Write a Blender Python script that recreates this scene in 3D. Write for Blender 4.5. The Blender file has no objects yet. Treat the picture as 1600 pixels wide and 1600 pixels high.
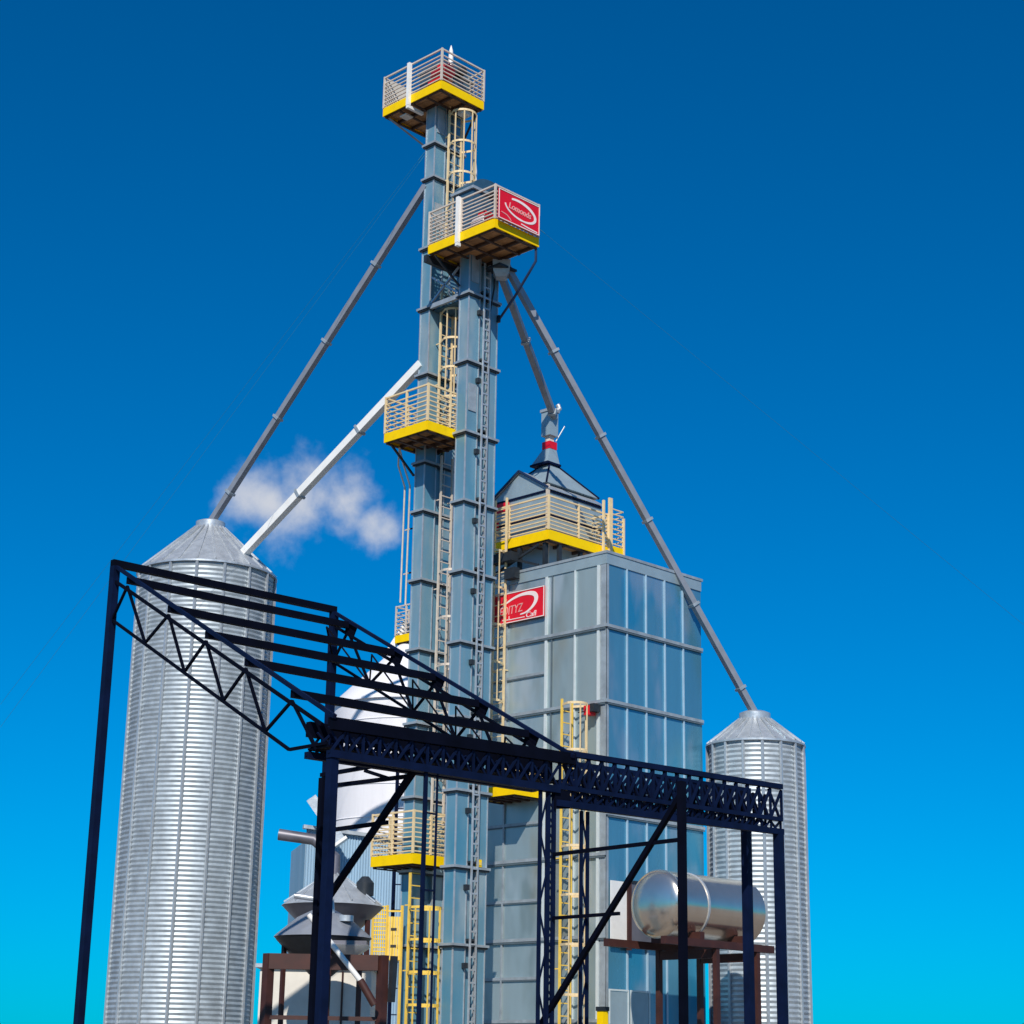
import bpy, math, random
from mathutils import Vector, Matrix
random.seed(7)
R_ = math.radians
S = bpy.context.scene
COL = S.collection

# ------------------------------------------------------------------ camera
cam_d = bpy.data.cameras.new('camera')
cam = bpy.data.objects.new('camera', cam_d)
COL.objects.link(cam)
HEAD, PITCH, ROLL = R_(44.414), R_(16.688), R_(0.9925)
fh = Vector((math.cos(HEAD), math.sin(HEAD), 0))
fw = fh * math.cos(PITCH) + Vector((0, 0, 1)) * math.sin(PITCH)
rt = fw.cross(Vector((0, 0, 1))).normalized()
up = rt.cross(fw)
r2 = rt * math.cos(ROLL) + up * math.sin(ROLL)
u2 = -rt * math.sin(ROLL) + up * math.cos(ROLL)
cam.matrix_world = Matrix(((r2.x, u2.x, -fw.x, 0), (r2.y, u2.y, -fw.y, 0), (r2.z, u2.z, -fw.z, 1.7), (0, 0, 0, 1)))
cam_d.sensor_width = 36
cam_d.lens = 36 * 2935.24 / 1600
cam_d.clip_start = 0.1
cam_d.clip_end = 6000
S.camera = cam

# ------------------------------------------------------------------ sun and sky
SUN_EL, SUN_AZ = R_(39), R_(41)          # the light travels towards azimuth SUN_AZ (from +X)
to_sun = Vector((-math.cos(SUN_AZ) * math.cos(SUN_EL), -math.sin(SUN_AZ) * math.cos(SUN_EL), math.sin(SUN_EL)))
sd = bpy.data.lights.new('sun', 'SUN')
sd.energy = 4.6
sd.angle = R_(0.5)
sd.color = (1.0, 0.94, 0.84)
sun = bpy.data.objects.new('sun', sd)
sun.rotation_euler = to_sun.to_track_quat('Z', 'Y').to_euler()
COL.objects.link(sun)

W = bpy.data.worlds.new('World')
S.world = W
W.use_nodes = True
nt = W.node_tree
for n in list(nt.nodes):
    nt.nodes.remove(n)
N, L = nt.nodes.new, nt.links.new
out = N('ShaderNodeOutputWorld')
bg = N('ShaderNodeBackground')
bg.inputs[1].default_value = 0.10
sky = N('ShaderNodeTexSky')
sky.sky_type = 'NISHITA'
sky.sun_disc = False
sky.sun_elevation = SUN_EL
sky.sun_rotation = math.atan2(to_sun.x, to_sun.y)
sky.altitude = 300
sky.air_density = 1.0
sky.dust_density = 0.3
sky.ozone_density = 3.0
mul = N('ShaderNodeMix')
mul.data_type = 'RGBA'
mul.blend_type = 'MULTIPLY'
mul.inputs[0].default_value = 1.0
mul.inputs[7].default_value = (0.0, 0.565, 0.99, 1)
L(sky.outputs[0], mul.inputs[6])
# one small cumulus in the sky, up and left of the towers
tc = N('ShaderNodeTexCoord')
noi = N('ShaderNodeTexNoise')
noi.inputs['Scale'].default_value = 30
noi.inputs['Detail'].default_value = 6
noi.inputs['Roughness'].default_value = 0.55
L(tc.outputs['Generated'], noi.inputs['Vector'])
CLOUDS = [((0.629, 0.7225, 0.2815), 0.021, 0.9), ((0.6185, 0.7285, 0.2890), 0.028, 0.95), ((0.606, 0.739, 0.2900), 0.026, 0.85), ((0.6016, 0.7460, 0.2880), 0.032, 0.95), ((0.589, 0.757, 0.2870), 0.030, 0.9)]
prev = None
for c, rad, st in CLOUDS:
    cv = Vector(c).normalized()
    dist = N('ShaderNodeVectorMath')
    dist.operation = 'DISTANCE'
    dist.inputs[1].default_value = cv
    L(tc.outputs['Generated'], dist.inputs[0])
    ma = N('ShaderNodeMath')
    ma.operation = 'MULTIPLY_ADD'          # distance + noise*amp
    L(noi.outputs[0], ma.inputs[0])
    ma.inputs[1].default_value = 0.060
    L(dist.outputs['Value'], ma.inputs[2])
    mr = N('ShaderNodeMapRange')
    mr.interpolation_type = 'SMOOTHSTEP'
    L(ma.outputs[0], mr.inputs[0])
    mr.inputs[1].default_value = rad + 0.030
    mr.inputs[2].default_value = rad * 0.35 + 0.018
    mr.inputs[3].default_value = 0
    mr.inputs[4].default_value = st
    if prev is None:
        prev = mr.outputs[0]
    else:
        mx = N('ShaderNodeMath')
        mx.operation = 'MAXIMUM'
        L(prev, mx.inputs[0])
        L(mr.outputs[0], mx.inputs[1])
        prev = mx.outputs[0]
cm = N('ShaderNodeMix')
cm.data_type = 'RGBA'
L(prev, cm.inputs[0])
L(mul.outputs[2], cm.inputs[6])
cm.inputs[7].default_value = (6.6, 6.8, 7.3, 1)
L(cm.outputs[2], bg.inputs[0])
L(bg.outputs[0], out.inputs[0])

S.view_settings.view_transform = 'Standard'
S.view_settings.look = 'None'
S.view_settings.gamma = 1
S.view_settings.exposure = 0.0
S.render.engine = 'CYCLES'


# ------------------------------------------------------------------ materials
def mat(name, col, rough=0.5, metal=0.0, var=0.15, scale=2.0, bump=0.0, bscale=8.0, streak=False, dirt=None, spec=0.5, bdist=0.02, patch=None):
    m = bpy.data.materials.new(name)
    m.use_nodes = True
    t = m.node_tree
    p = t.nodes['Principled BSDF']
    p.inputs['Roughness'].default_value = rough
    p.inputs['Metallic'].default_value = metal
    p.inputs['Specular IOR Level'].default_value = spec
    n, l = t.nodes.new, t.links.new
    co = n('ShaderNodeTexCoord')
    mp = n('ShaderNodeMapping')
    l(co.outputs['Object'], mp.inputs[0])
    if streak:
        mp.inputs['Scale'].default_value = (1, 1, 0.12)
    nz = n('ShaderNodeTexNoise')
    nz.inputs['Scale'].default_value = scale
    nz.inputs['Detail'].default_value = 7
    nz.inputs['Roughness'].default_value = 0.6
    l(mp.outputs[0], nz.inputs['Vector'])
    rp = n('ShaderNodeValToRGB')
    rp.color_ramp.elements[0].position = 0.3
    rp.color_ramp.elements[1].position = 0.72
    a = tuple(max(0, c * (1 - var)) for c in col)
    b = tuple(min(1, c * (1 + var)) for c in col)
    rp.color_ramp.elements[0].color = (*a, 1)
    rp.color_ramp.elements[1].color = (*b, 1)
    l(nz.outputs[0], rp.inputs[0])
    src = rp.outputs[0]
    for k, (pc, pamt, psc, lo_, hi_) in enumerate(patch or ()):
        mp2 = n('ShaderNodeMapping')
        l(co.outputs['Object'], mp2.inputs[0])
        mp2.inputs['Location'].default_value = (3.7 * k + 1.3, 5.1 * k, 2.9 * k)
        mp2.inputs['Scale'].default_value = (1, 1, 0.45)
        n4 = n('ShaderNodeTexNoise')
        n4.inputs['Scale'].default_value = psc
        n4.inputs['Detail'].default_value = 3
        l(mp2.outputs[0], n4.inputs['Vector'])
        r4 = n('ShaderNodeMapRange')
        r4.interpolation_type = 'SMOOTHSTEP'
        r4.inputs[1].default_value = lo_
        r4.inputs[2].default_value = hi_
        r4.inputs[3].default_value = 0
        r4.inputs[4].default_value = pamt
        l(n4.outputs[0], r4.inputs[0])
        m4 = n('ShaderNodeMix')
        m4.data_type = 'RGBA'
        l(r4.outputs[0], m4.inputs[0])
        l(src, m4.inputs[6])
        m4.inputs[7].default_value = (*pc, 1)
        src = m4.outputs[2]
    if dirt:
        dc, amt, dsc = dirt
        n2 = n('ShaderNodeTexNoise')
        n2.inputs['Scale'].default_value = dsc
        n2.inputs['Detail'].default_value = 8
        n2.inputs['Roughness'].default_value = 0.65
        l(mp.outputs[0], n2.inputs['Vector'])
        r3 = n('ShaderNodeMapRange')
        r3.inputs[1].default_value = 0.52
        r3.inputs[2].default_value = 0.75
        r3.inputs[3].default_value = 0
        r3.inputs[4].default_value = amt
        l(n2.outputs[0], r3.inputs[0])
        mi = n('ShaderNodeMix')
        mi.data_type = 'RGBA'
        l(r3.outputs[0], mi.inputs[0])
        l(src, mi.inputs[6])
        mi.inputs[7].default_value = (*dc, 1)
        src = mi.outputs[2]
    l(src, p.inputs['Base Color'])
    mr = n('ShaderNodeMapRange')
    mr.inputs[3].default_value = max(0.03, rough - 0.1)
    mr.inputs[4].default_value = min(1, rough + 0.1)
    l(nz.outputs[0], mr.inputs[0])
    l(mr.outputs[0], p.inputs['Roughness'])
    if bump:
        nb = n('ShaderNodeTexNoise')
        nb.inputs['Scale'].default_value = bscale
        nb.inputs['Detail'].default_value = 2
        l(co.outputs['Object'], nb.inputs['Vector'])
        bp = n('ShaderNodeBump')
        bp.inputs['Strength'].default_value = bump
        bp.inputs['Distance'].default_value = bdist
        l(nb.outputs[0], bp.inputs['Height'])
        l(bp.outputs[0], p.inputs['Normal'])
    return m


M = {
    'casing': mat('galvanised_casing', (0.15, 0.31, 0.41), 0.40, 0.22, 0.16, 1.2, 0.25, 1.5, True, ((0.34, 0.33, 0.29), 0.45, 1.3), patch=[((0.05, 0.25, 0.38), 0.7, 0.8, 0.5, 0.68), ((0.36, 0.44, 0.47), 0.7, 1.0, 0.52, 0.7)]),
    'flange': mat('galvanised_flange', (0.36, 0.41, 0.45), 0.5, 0.35, 0.2, 4),
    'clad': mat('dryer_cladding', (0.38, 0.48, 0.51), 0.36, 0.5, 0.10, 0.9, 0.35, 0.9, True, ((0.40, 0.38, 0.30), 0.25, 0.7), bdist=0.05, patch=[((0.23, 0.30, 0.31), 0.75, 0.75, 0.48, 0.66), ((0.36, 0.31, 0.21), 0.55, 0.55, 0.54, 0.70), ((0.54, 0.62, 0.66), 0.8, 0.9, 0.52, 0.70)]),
    'clad_sky': mat('dryer_cladding_sky_tint', (0.10, 0.32, 0.46), 0.28, 0.5, 0.10, 0.9, 0.35, 0.8, True, ((0.10, 0.22, 0.32), 0.3, 0.7), bdist=0.05, patch=[((0.02, 0.29, 0.49), 0.8, 0.7, 0.48, 0.62), ((0.27, 0.40, 0.52), 0.85, 0.8, 0.50, 0.66)]),  # same cladding with the sky's blue reflection painted into its colour
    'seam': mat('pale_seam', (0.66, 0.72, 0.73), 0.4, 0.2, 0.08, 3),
    'seam_sky': mat('pale_seam_sky_tint', (0.40, 0.56, 0.68), 0.4, 0.2, 0.08, 3),  # seam tinted bluer to go with the painted sky reflection
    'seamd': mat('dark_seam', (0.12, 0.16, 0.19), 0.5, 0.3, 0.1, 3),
    'galv': mat('bright_galvanised', (0.52, 0.55, 0.58), 0.38, 0.5, 0.15, 5, 0.1, 20),
    'spout': mat('spout_steel', (0.26, 0.28, 0.32), 0.45, 0.25, 0.12, 3, dirt=((0.3, 0.27, 0.25), 0.3, 2.5)),
    'rail': mat('pale_rail_paint', (0.66, 0.57, 0.48), 0.5, 0.15, 0.12, 6),
    'white': mat('white_steel', (0.80, 0.79, 0.77), 0.45, 0.0, 0.05, 3, dirt=((0.5, 0.46, 0.42), 0.25, 2)),
    'yellow': mat('safety_yellow', (0.92, 0.60, 0.0), 0.5, 0.0, 0.05, 4, dirt=((0.55, 0.34, 0.01), 0.3, 5), spec=0.15),
    'yellow_rail': mat('cage_yellow', (0.82, 0.55, 0.10), 0.5, 0.0, 0.1, 6, spec=0.2),
    'cream_rail': mat('cage_cream', (0.76, 0.58, 0.33), 0.5, 0.0, 0.1, 6),
    'deck': mat('brown_deck', (0.42, 0.21, 0.085), 0.75, 0.0, 0.35, 3, dirt=((0.36, 0.19, 0.06), 0.5, 1.8)),
    'joist': mat('dark_joist', (0.055, 0.03, 0.022), 0.7, 0.1, 0.3, 4),
    'red': mat('sign_red', (0.70, 0.006, 0.02), 0.4, 0.0, 0.08, 2),
    'signwhite': mat('sign_white', (0.84, 0.72, 0.71), 0.5, 0.0, 0.05, 4),
    'pinkish': mat('sign_faded_white', (0.78, 0.34, 0.33), 0.5, 0.0, 0.05, 4),
    'navy': mat('dark_navy_steel', (0.0012, 0.002, 0.008), 0.7, 0.0, 0.35, 3, spec=0.08),
    'navyb': mat('blue_column_paint', (0.0015, 0.006, 0.030), 0.6, 0.0, 0.35, 3, spec=0.15),
    'hoodg': mat('hood_steel', (0.35, 0.45, 0.50), 0.42, 0.35, 0.12, 1.5, 0.2, 1.2),
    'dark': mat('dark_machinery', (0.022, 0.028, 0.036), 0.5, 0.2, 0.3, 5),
    'headblue': mat('head_blue_steel', (0.05, 0.13, 0.20), 0.4, 0.4, 0.25, 3),
    'brown': mat('brown_steelwork', (0.050, 0.014, 0.010), 0.6, 0.0, 0.3, 3),
    'paleblue': mat('pale_blue_sheeting', (0.33, 0.48, 0.62), 0.5, 0.15, 0.12, 1.5, 0, streak=True),
    'offwhite': mat('white_bin_sheeting', (0.80, 0.79, 0.83), 0.55, 0.0, 0.05, 1.2, streak=True, dirt=((0.55, 0.54, 0.58), 0.4, 0.9)),
    'hopper': mat('grey_hopper_steel', (0.15, 0.145, 0.17), 0.45, 0.4, 0.3, 1.4, 0.2, 2, dirt=((0.12, 0.11, 0.12), 0.5, 1.2)),
    'stainless': mat('stainless_tank', (0.78, 0.68, 0.57), 0.20, 0.9, 0.10, 1.5, 0.15, 1.2),
    'concrete': mat('yard_concrete', (0.22, 0.19, 0.16), 0.9, 0.0, 0.2, 0.15, 0.3, 3, dirt=((0.2, 0.18, 0.15), 0.5, 0.05)),
    'black': mat('black_opening', (0.012, 0.012, 0.014), 0.6, 0.0, 0.2, 3),
    'wire': mat('guy_wire_steel', (0.02, 0.13, 0.24), 0.8, 0.0, 0.1, 3, spec=0.1),
    'cable': mat('dark_blue_cable', (0.01, 0.03, 0.09), 0.5, 0.0, 0.1, 3),
    'cream_wall': mat('cream_wall_panel', (0.66, 0.62, 0.55), 0.7, 0.0, 0.12, 1.5),
}

# ------------------------------------------------------------------ mesh helpers
OFF = {}


class MB:
    def __init__(s):
        s.v, s.f = [], []

    def add(s, vs, fs):
        o = len(s.v)
        s.v += [tuple(v) for v in vs]
        s.f += [tuple(i + o for i in f) for f in fs]
        return s

    def box(s, x0, x1, y0, y1, z0, z1):
        return s.add([(x0, y0, z0), (x1, y0, z0), (x1, y1, z0), (x0, y1, z0), (x0, y0, z1), (x1, y0, z1), (x1, y1, z1), (x0, y1, z1)],
                     [(3, 2, 1, 0), (4, 5, 6, 7), (0, 1, 5, 4), (1, 2, 6, 5), (2, 3, 7, 6), (3, 0, 4, 7)])

    def bar(s, p, q, w, h=None, upv=(0, 0, 1)):
        p, q = Vector(p), Vector(q)
        h = w if h is None else h
        d = (q - p).normalized()
        u = Vector(upv)
        if abs(d.dot(u)) > 0.98:
            u = Vector((1, 0, 0)) if abs(d.x) < 0.9 else Vector((0, 1, 0))
        a = d.cross(u).normalized()
        b = a.cross(d)
        a, b = a * w / 2, b * h / 2
        return s.add([p - a - b, p + a - b, p + a + b, p - a + b, q - a - b, q + a - b, q + a + b, q - a + b],
                     [(3, 2, 1, 0), (4, 5, 6, 7), (0, 1, 5, 4), (1, 2, 6, 5), (2, 3, 7, 6), (3, 0, 4, 7)])

    def pipe(s, pts, r, n=8, r_end=None):
        pts = [Vector(p) for p in pts]
        k = len(pts)
        vs, fs = [], []
        prev = None
        for i, p in enumerate(pts):
            d = (pts[min(i + 1, k - 1)] - pts[max(i - 1, 0)]).normalized()
            if prev is None:
                u = Vector((0, 0, 1)) if abs(d.z) < 0.95 else Vector((1, 0, 0))
                a = d.cross(u).normalized()
            else:
                a = (prev - d * prev.dot(d)).normalized()
            prev = a
            b = d.cross(a)
            rr = r if r_end is None else r + (r_end - r) * i / (k - 1)
            for j in range(n):
                t = 2 * math.pi * j / n
                vs.append(p + a * math.cos(t) * rr + b * math.sin(t) * rr)
        for i in range(k - 1):
            for j in range(n):
                fs.append((i * n + j, i * n + (j + 1) % n, (i + 1) * n + (j + 1) % n, (i + 1) * n + j))
        fs.append(tuple(range(n))[::-1])
        fs.append(tuple((k - 1) * n + j for j in range(n)))
        return s.add(vs, fs)

    def lathe(s, prof, c, n=48, axis=None):
        vs, fs = [], []
        c = Vector(c)
        if axis is None:
            ez, ex = Vector((0, 0, 1)), Vector((1, 0, 0))
        else:
            ez = Vector(axis).normalized()
            ex = ez.cross(Vector((0, 0, 1))).normalized()
        ey = ez.cross(ex)
        for r, z in prof:
            for j in range(n):
                t = 2 * math.pi * j / n
                vs.append(c + ez * z + (ex * math.cos(t) + ey * math.sin(t)) * r)
        k = len(prof)
        for i in range(k - 1):
            for j in range(n):
                fs.append((i * n + j, i * n + (j + 1) % n, (i + 1) * n + (j + 1) % n, (i + 1) * n + j))
        fs.append(tuple(range(n))[::-1])
        fs.append(tuple((k - 1) * n + j for j in range(n)))
        return s.add(vs, fs)

    def prism(s, pts, vec):
        n = len(pts)
        v = Vector(vec)
        a = [Vector(p) for p in pts]
        fs = [tuple(range(n))[::-1], tuple(range(n, 2 * n))]
        for i in range(n):
            fs.append((i, (i + 1) % n, n + (i + 1) % n, n + i))
        return s.add(a + [p + v for p in a], fs)

    def build(s, name, m, parent=None, smooth=True):
        off = OFF.get(parent.name, Vector((0, 0, 0))) if parent else Vector((0, 0, 0))
        me = bpy.data.meshes.new(name)
        me.from_pydata([(v[0] - off[0], v[1] - off[1], v[2] - off[2]) for v in s.v], [], s.f)
        me.validate()
        me.update()
        import bmesh
        bm = bmesh.new()
        bm.from_mesh(me)
        bmesh.ops.recalc_face_normals(bm, faces=bm.faces)
        bm.to_mesh(me)
        bm.free()
        if smooth:
            me.polygons.foreach_set('use_smooth', [True] * len(me.polygons))
            me.set_sharp_from_angle(angle=R_(35))
        me.materials.append(M[m] if isinstance(m, str) else m)
        o = bpy.data.objects.new(name, me)
        COL.objects.link(o)
        if parent:
            o.parent = parent
            OFF[o.name] = off
        return o


def thing(name, loc, label, cat, group=None):
    o = bpy.data.objects.new(name, None)
    o.empty_display_size = 0.3
    o.location = loc
    COL.objects.link(o)
    OFF[o.name] = Vector(loc)
    o['label'] = label
    o['category'] = cat
    if group:
        o['group'] = group
    return o


def struct(o):
    o['kind'] = 'structure'
    return o


def text_mesh(body, size, shear=0.25, weight=0.0):
    cu = bpy.data.curves.new('lettering', 'FONT')
    cu.body = body
    cu.size = size
    cu.shear = shear
    cu.extrude = 0.006
    cu.offset = weight
    cu.align_x = 'LEFT'
    ob = bpy.data.objects.new('lettering', cu)
    COL.objects.link(ob)
    dg = bpy.context.evaluated_depsgraph_get()
    me = bpy.data.meshes.new_from_object(ob.evaluated_get(dg))
    vs = [v.co.copy() for v in me.vertices]
    fs = [tuple(p.vertices) for p in me.polygons]
    bpy.data.objects.remove(ob)
    bpy.data.curves.remove(cu)
    return vs, fs


# ------------------------------------------------------------------ ground
g = MB()
g.add([(-3000, -3000, 0), (3000, -3000, 0), (3000, 3000, 0), (-3000, 3000, 0)], [(0, 1, 2, 3)])
struct(g.build('ground', 'concrete', smooth=False))

X0, Y0 = 31.993, 33.075           # near corner of the front elevator tower
XB, YB = 31.993, 34.595           # near corner of the back elevator tower
TW, TD = 1.07, 0.35               # tower face widths


# ------------------------------------------------------------------ elevator towers
def tower(x, y, ztop, flanges, label, head):
    t = thing('elevator_tower', (x + TW / 2, y + TD / 2, 0), label, 'tower', 'bucket elevator towers')
    MB().box(x, x + 0.40, y, y + TD, 0, ztop).build('casing', 'casing', t)
    MB().box(x + 0.71, x + TW, y, y + TD, 0, ztop).build('casing', 'casing', t)
    MB().box(x + 0.402, x + 0.708, y + 0.09, y + TD - 0.03, 0, ztop - 0.01).build('infill_panel', 'casing', t)
    for (a, b) in ((x, y), (x + 0.40, y), (x + 0.71, y), (x + TW, y), (x, y + TD)):
        MB().box(a - 0.016, a + 0.016, b - 0.016, b + 0.016, 0, ztop - 0.02).build('corner_angle', 'galv', t)
    for z in flanges:
        o = 0.085
        MB().box(x - o, x + TW + o, y - o, y + 0.03, z - 0.03, z + 0.03).box(x - o, x + 0.03, y + 0.032, y + TD + o, z - 0.03, z + 0.03)\
            .box(x + 0.032, x + TW + o, y + TD - 0.02, y + TD + o, z - 0.03, z + 0.03).build('flange', 'flange', t)
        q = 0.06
        MB().box(x - q, x + TW + q, y - q, y + 0.0, z - 0.075, z - 0.031).box(x - q, x + 0.0, y + 0.001, y + TD + q, z - 0.075, z - 0.031).build('shade_strip', 'dark', t)  # shadow line below the flange, put in as a dark strip
    # access doors on the near casing
    for z in (flanges[-1] + 0.35, flanges[-3] + 0.6):
        MB().box(x + 0.06, x + 0.34, y - 0.024, y - 0.004, z, z + 0.75).build('inspection_door', 'flange', t)
    h = head
    c = MB()
    n = 14
    pts = [(x - 0.14, y - 0.2, h[0]), (x + TW + 0.14, y - 0.2, h[0])]
    for i in range(n + 1):
        a = math.pi * i / n
        pts.append((x + TW / 2 + (TW / 2 + 0.14) * math.cos(a), y - 0.2, h[1] + 0.42 * math.sin(a)))
    c.prism(pts, (0, TD + 0.4, 0))
    hd = c.build('head_housing', 'headblue', t)
    MB().box(x - 0.2, x + TW + 0.2, y - 0.26, y + TD + 0.26, h[1] - 0.05, h[1] + 0.03).build('head_flange', 'flange', hd)
    MB().lathe([(0.13, 0), (0.13, 0.34)], (x + TW / 2, y - 0.54, h[1]), 16, (0, 1, 0)).build('bearing', 'dark', hd)
    return t


FL_F = [4.68, 6.53, 8.38, 10.2, 12.09, 13.93, 15.79, 17.66, 19.62, 21.54]
FL_B = [4.7, 6.5, 8.33, 10.2, 12.11, 13.95, 15.82, 17.16, 19.64, 21.55, 23.34, 25.44, 26.48]
tower(X0, Y0, 22.9, FL_F, 'shorter grey steel elevator tower in front, with a bright ladder up its face', (22.7, 24.5))
tower(XB, YB, 27.9, FL_B, 'tallest grey steel elevator tower, carrying the topmost yellow edged platform', (27.9, 28.75))

# plain ladder on the front tower's face
t = thing('ladder', (X0 + 0.555, Y0 - 0.12, 0), 'bright galvanised ladder running up the face of the front elevator tower', 'ladder')
lx = X0 + 0.555
for sx in (-0.10, 0.10):
    MB().box(lx + sx - 0.02, lx + sx + 0.02, Y0 - 0.14, Y0 - 0.10, 0.3, 22.5).build('side_rail', 'galv', t)
for i in range(73):
    z = 0.5 + i * 0.30
    MB().box(lx - 0.079, lx + 0.079, Y0 - 0.14, Y0 - 0.10, z - 0.02, z + 0.02).build('rung', 'galv', t)
for z in FL_F:
    MB().box(lx - 0.15, lx + 0.15, Y0 - 0.10, Y0 + 0.09, z + 0.10, z + 0.15).build('bracket', 'dark', t)
# electrical conduit beside the ladder
t = thing('conduit', (lx + 0.25, Y0 - 0.06, 0), 'dark conduit clipped beside the ladder on the front elevator tower', 'conduit')
MB().pipe([(lx + 0.19, Y0 - 0.05, 0.3), (lx + 0.19, Y0 - 0.05, 21.2), (lx + 0.26, Y0 - 0.12, 21.9), (lx + 0.26, Y0 - 0.12, 22.5)], 0.024).build('pipe', 'dark', t)
for z in FL_F:
    MB().box(lx - 0.25, lx - 0.13, Y0 - 0.10, Y0 + 0.09, z - 0.55, z - 0.42).build('junction_box', 'dark', t)


# ------------------------------------------------------------------ service platforms
def guardrail(p, q, z0, z1, n, parent, m='rail'):
    p, q = Vector(p), Vector(q)
    b = MB()
    for i in range(n):
        z = z0 + (z1 - z0) * (i + 0.5) / n if i < n - 1 else z1
        w = 0.042 if i == n - 1 else 0.030
        b.bar((p.x, p.y, z), (q.x, q.y, z), w)
    return b.build('guardrail', m, parent)


def posts(p, q, z0, z1, n, parent, m='rail', ends=True):
    p, q = Vector(p), Vector(q)
    for i in (range(n) if ends else range(1, n - 1)):
        c = p.lerp(q, i / (n - 1)) if n > 1 else p
        MB().box(c.x - 0.026, c.x + 0.026, c.y - 0.026, c.y + 0.026, z0, z1).build('post', m, parent)


def platform(label, x0, x1, y0, y1, z, rh=1.2, nr=8, sides='SWNE', post_n=(4, 5), railm='rail', toe=0.25, nj=(4, 5)):
    t = thing('service_platform', ((x0 + x1) / 2, (y0 + y1) / 2, z), label, 'platform', 'yellow edged service platforms')
    # deck planks and the joists under it
    d = MB()
    n = int((x1 - x0) / 0.24)
    for i in range(n):
        a = x0 + 0.03 + (x1 - x0 - 0.06) * i / n
        b = x0 + 0.03 + (x1 - x0 - 0.06) * (i + 1) / n
        d.box(a + 0.006, b - 0.006, y0 + 0.03, y1 - 0.03, z + 0.07, z + 0.11)
    d.build('deck', 'deck', t)
    for i in range(nj[0]):
        a = x0 + 0.06 + (x1 - x0 - 0.12) * i / (nj[0] - 1)
        MB().box(a - 0.03, a + 0.03, y0 + 0.03, y1 - 0.03, z - 0.02, z + 0.068).build('joist', 'joist', t)
    for i in range(nj[1]):
        a = y0 + 0.06 + (y1 - y0 - 0.12) * i / (nj[1] - 1)
        MB().box(x0 + 0.03, x1 - 0.03, a - 0.035, a + 0.035, z - 0.05, z - 0.022).build('joist', 'joist', t)
    k = 0.028
    seg = {'W': ((x0, y0), (x0, y1)), 'S': ((x0, y0), (x1, y0)), 'N': ((x0, y1), (x1, y1)), 'E': ((x1, y0), (x1, y1))}
    for s in 'WSNE':
        (ax, ay), (bx, by) = seg[s]
        if s in 'WE':
            MB().box(ax - k / 2, ax + k / 2, ay + k, by - k, z, z + toe).build('toe_board', 'yellow', t)
        else:
            MB().box(ax - k / 2, bx + k / 2, ay - k / 2, ay + k / 2, z, z + toe).build('toe_board', 'yellow', t)
    for s in sides:
        (ax, ay), (bx, by) = seg[s]
        guardrail((ax, ay, 0), (bx, by, 0), z + toe, z + rh, nr, t, railm)
        n = post_n[1] if s in 'WE' else post_n[0]
        posts((ax, ay, 0), (bx, by, 0), z + toe + 0.002, z + rh + 0.03, n, t, railm, s in 'WE')
    return t


P1 = platform('topmost yellow edged platform with pale rails at the very top of the tallest tower', 31.42, 33.05, 33.79, 36.15, 27.63, 1.22, 8, post_n=(2, 2))
P2 = platform('yellow edged platform on the front tower with the red sign on its side', 31.14, 32.77, 31.31, 33.78, 22.57, 1.20, 9, post_n=(2, 3))
P3 = platform('yellow edged platform halfway up the tallest tower, beside the white spout', 31.03, 32.60, 33.50, 35.13, 17.55, 1.24, 8, railm='cream_rail', post_n=(3, 3))
P4 = platform('lowest yellow edged platform on the tallest tower, behind the dark steel columns', 31.45, 32.62, 34.00, 35.50, 6.60, 1.28, 9, railm='cream_rail', post_n=(3, 3))
P5 = platform('yellow landing on the dryer wall, half hidden under the dark lattice girder', 34.30, 35.28, 33.35, 34.75, 8.55, 1.2, 8, railm='cream_rail')

MB().box(31.10, 32.80, 33.80, 33.92, 22.36, 22.56).build('edge_beam', 'dark', P2)
# tall white posts and light brackets on the two upper platforms
def white_post(par, x, y, z0, z1, arm):
    p = MB().box(x - 0.05, x + 0.05, y - 0.05, y + 0.05, z0, z1).build('white_post', 'white', par)
    MB().box(x - 0.045, x + arm, y - 0.045, y + 0.045, z0 - 0.09, z0 - 0.002).build('post_foot', 'white', p)

white_post(P1, 31.36, 35.05, 27.55, 28.87, 0.55)
white_post(P2, 31.08, 32.62, 22.52, 23.83, 0.08)
MB().box(31.62, 31.90, 35.42, 35.68, 27.52, 27.56).build('lamp_panel', 'cream_wall', P1)
MB().box(32.55, 32.85, 34.05, 34.3, 27.45, 27.56).build('lamp_panel', 'white', P1)
# back screen of platform 1 seen inside, on its far side
MB().box(31.46, 33.02, 36.09, 36.115, 27.9, 28.80).build('wind_screen', 'cream_wall', P1)
# knee braces under platforms to the towers
for par, pts in ((P2, [((31.2, 33.6, 22.5), (31.95, 33.4, 21.8))]),
                 (P3, [((31.15, 35.0, 17.5), (31.9, 34.9, 16.8))]),
                 (P1, [((31.5, 36.0, 27.55), (31.95, 34.98, 26.5)), ((32.9, 33.9, 27.55), (33.0, 34.55, 26.8))])):
    for a, b in pts:
        MB().bar(a, b, 0.05).build('knee_brace', 'dark', par)

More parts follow.
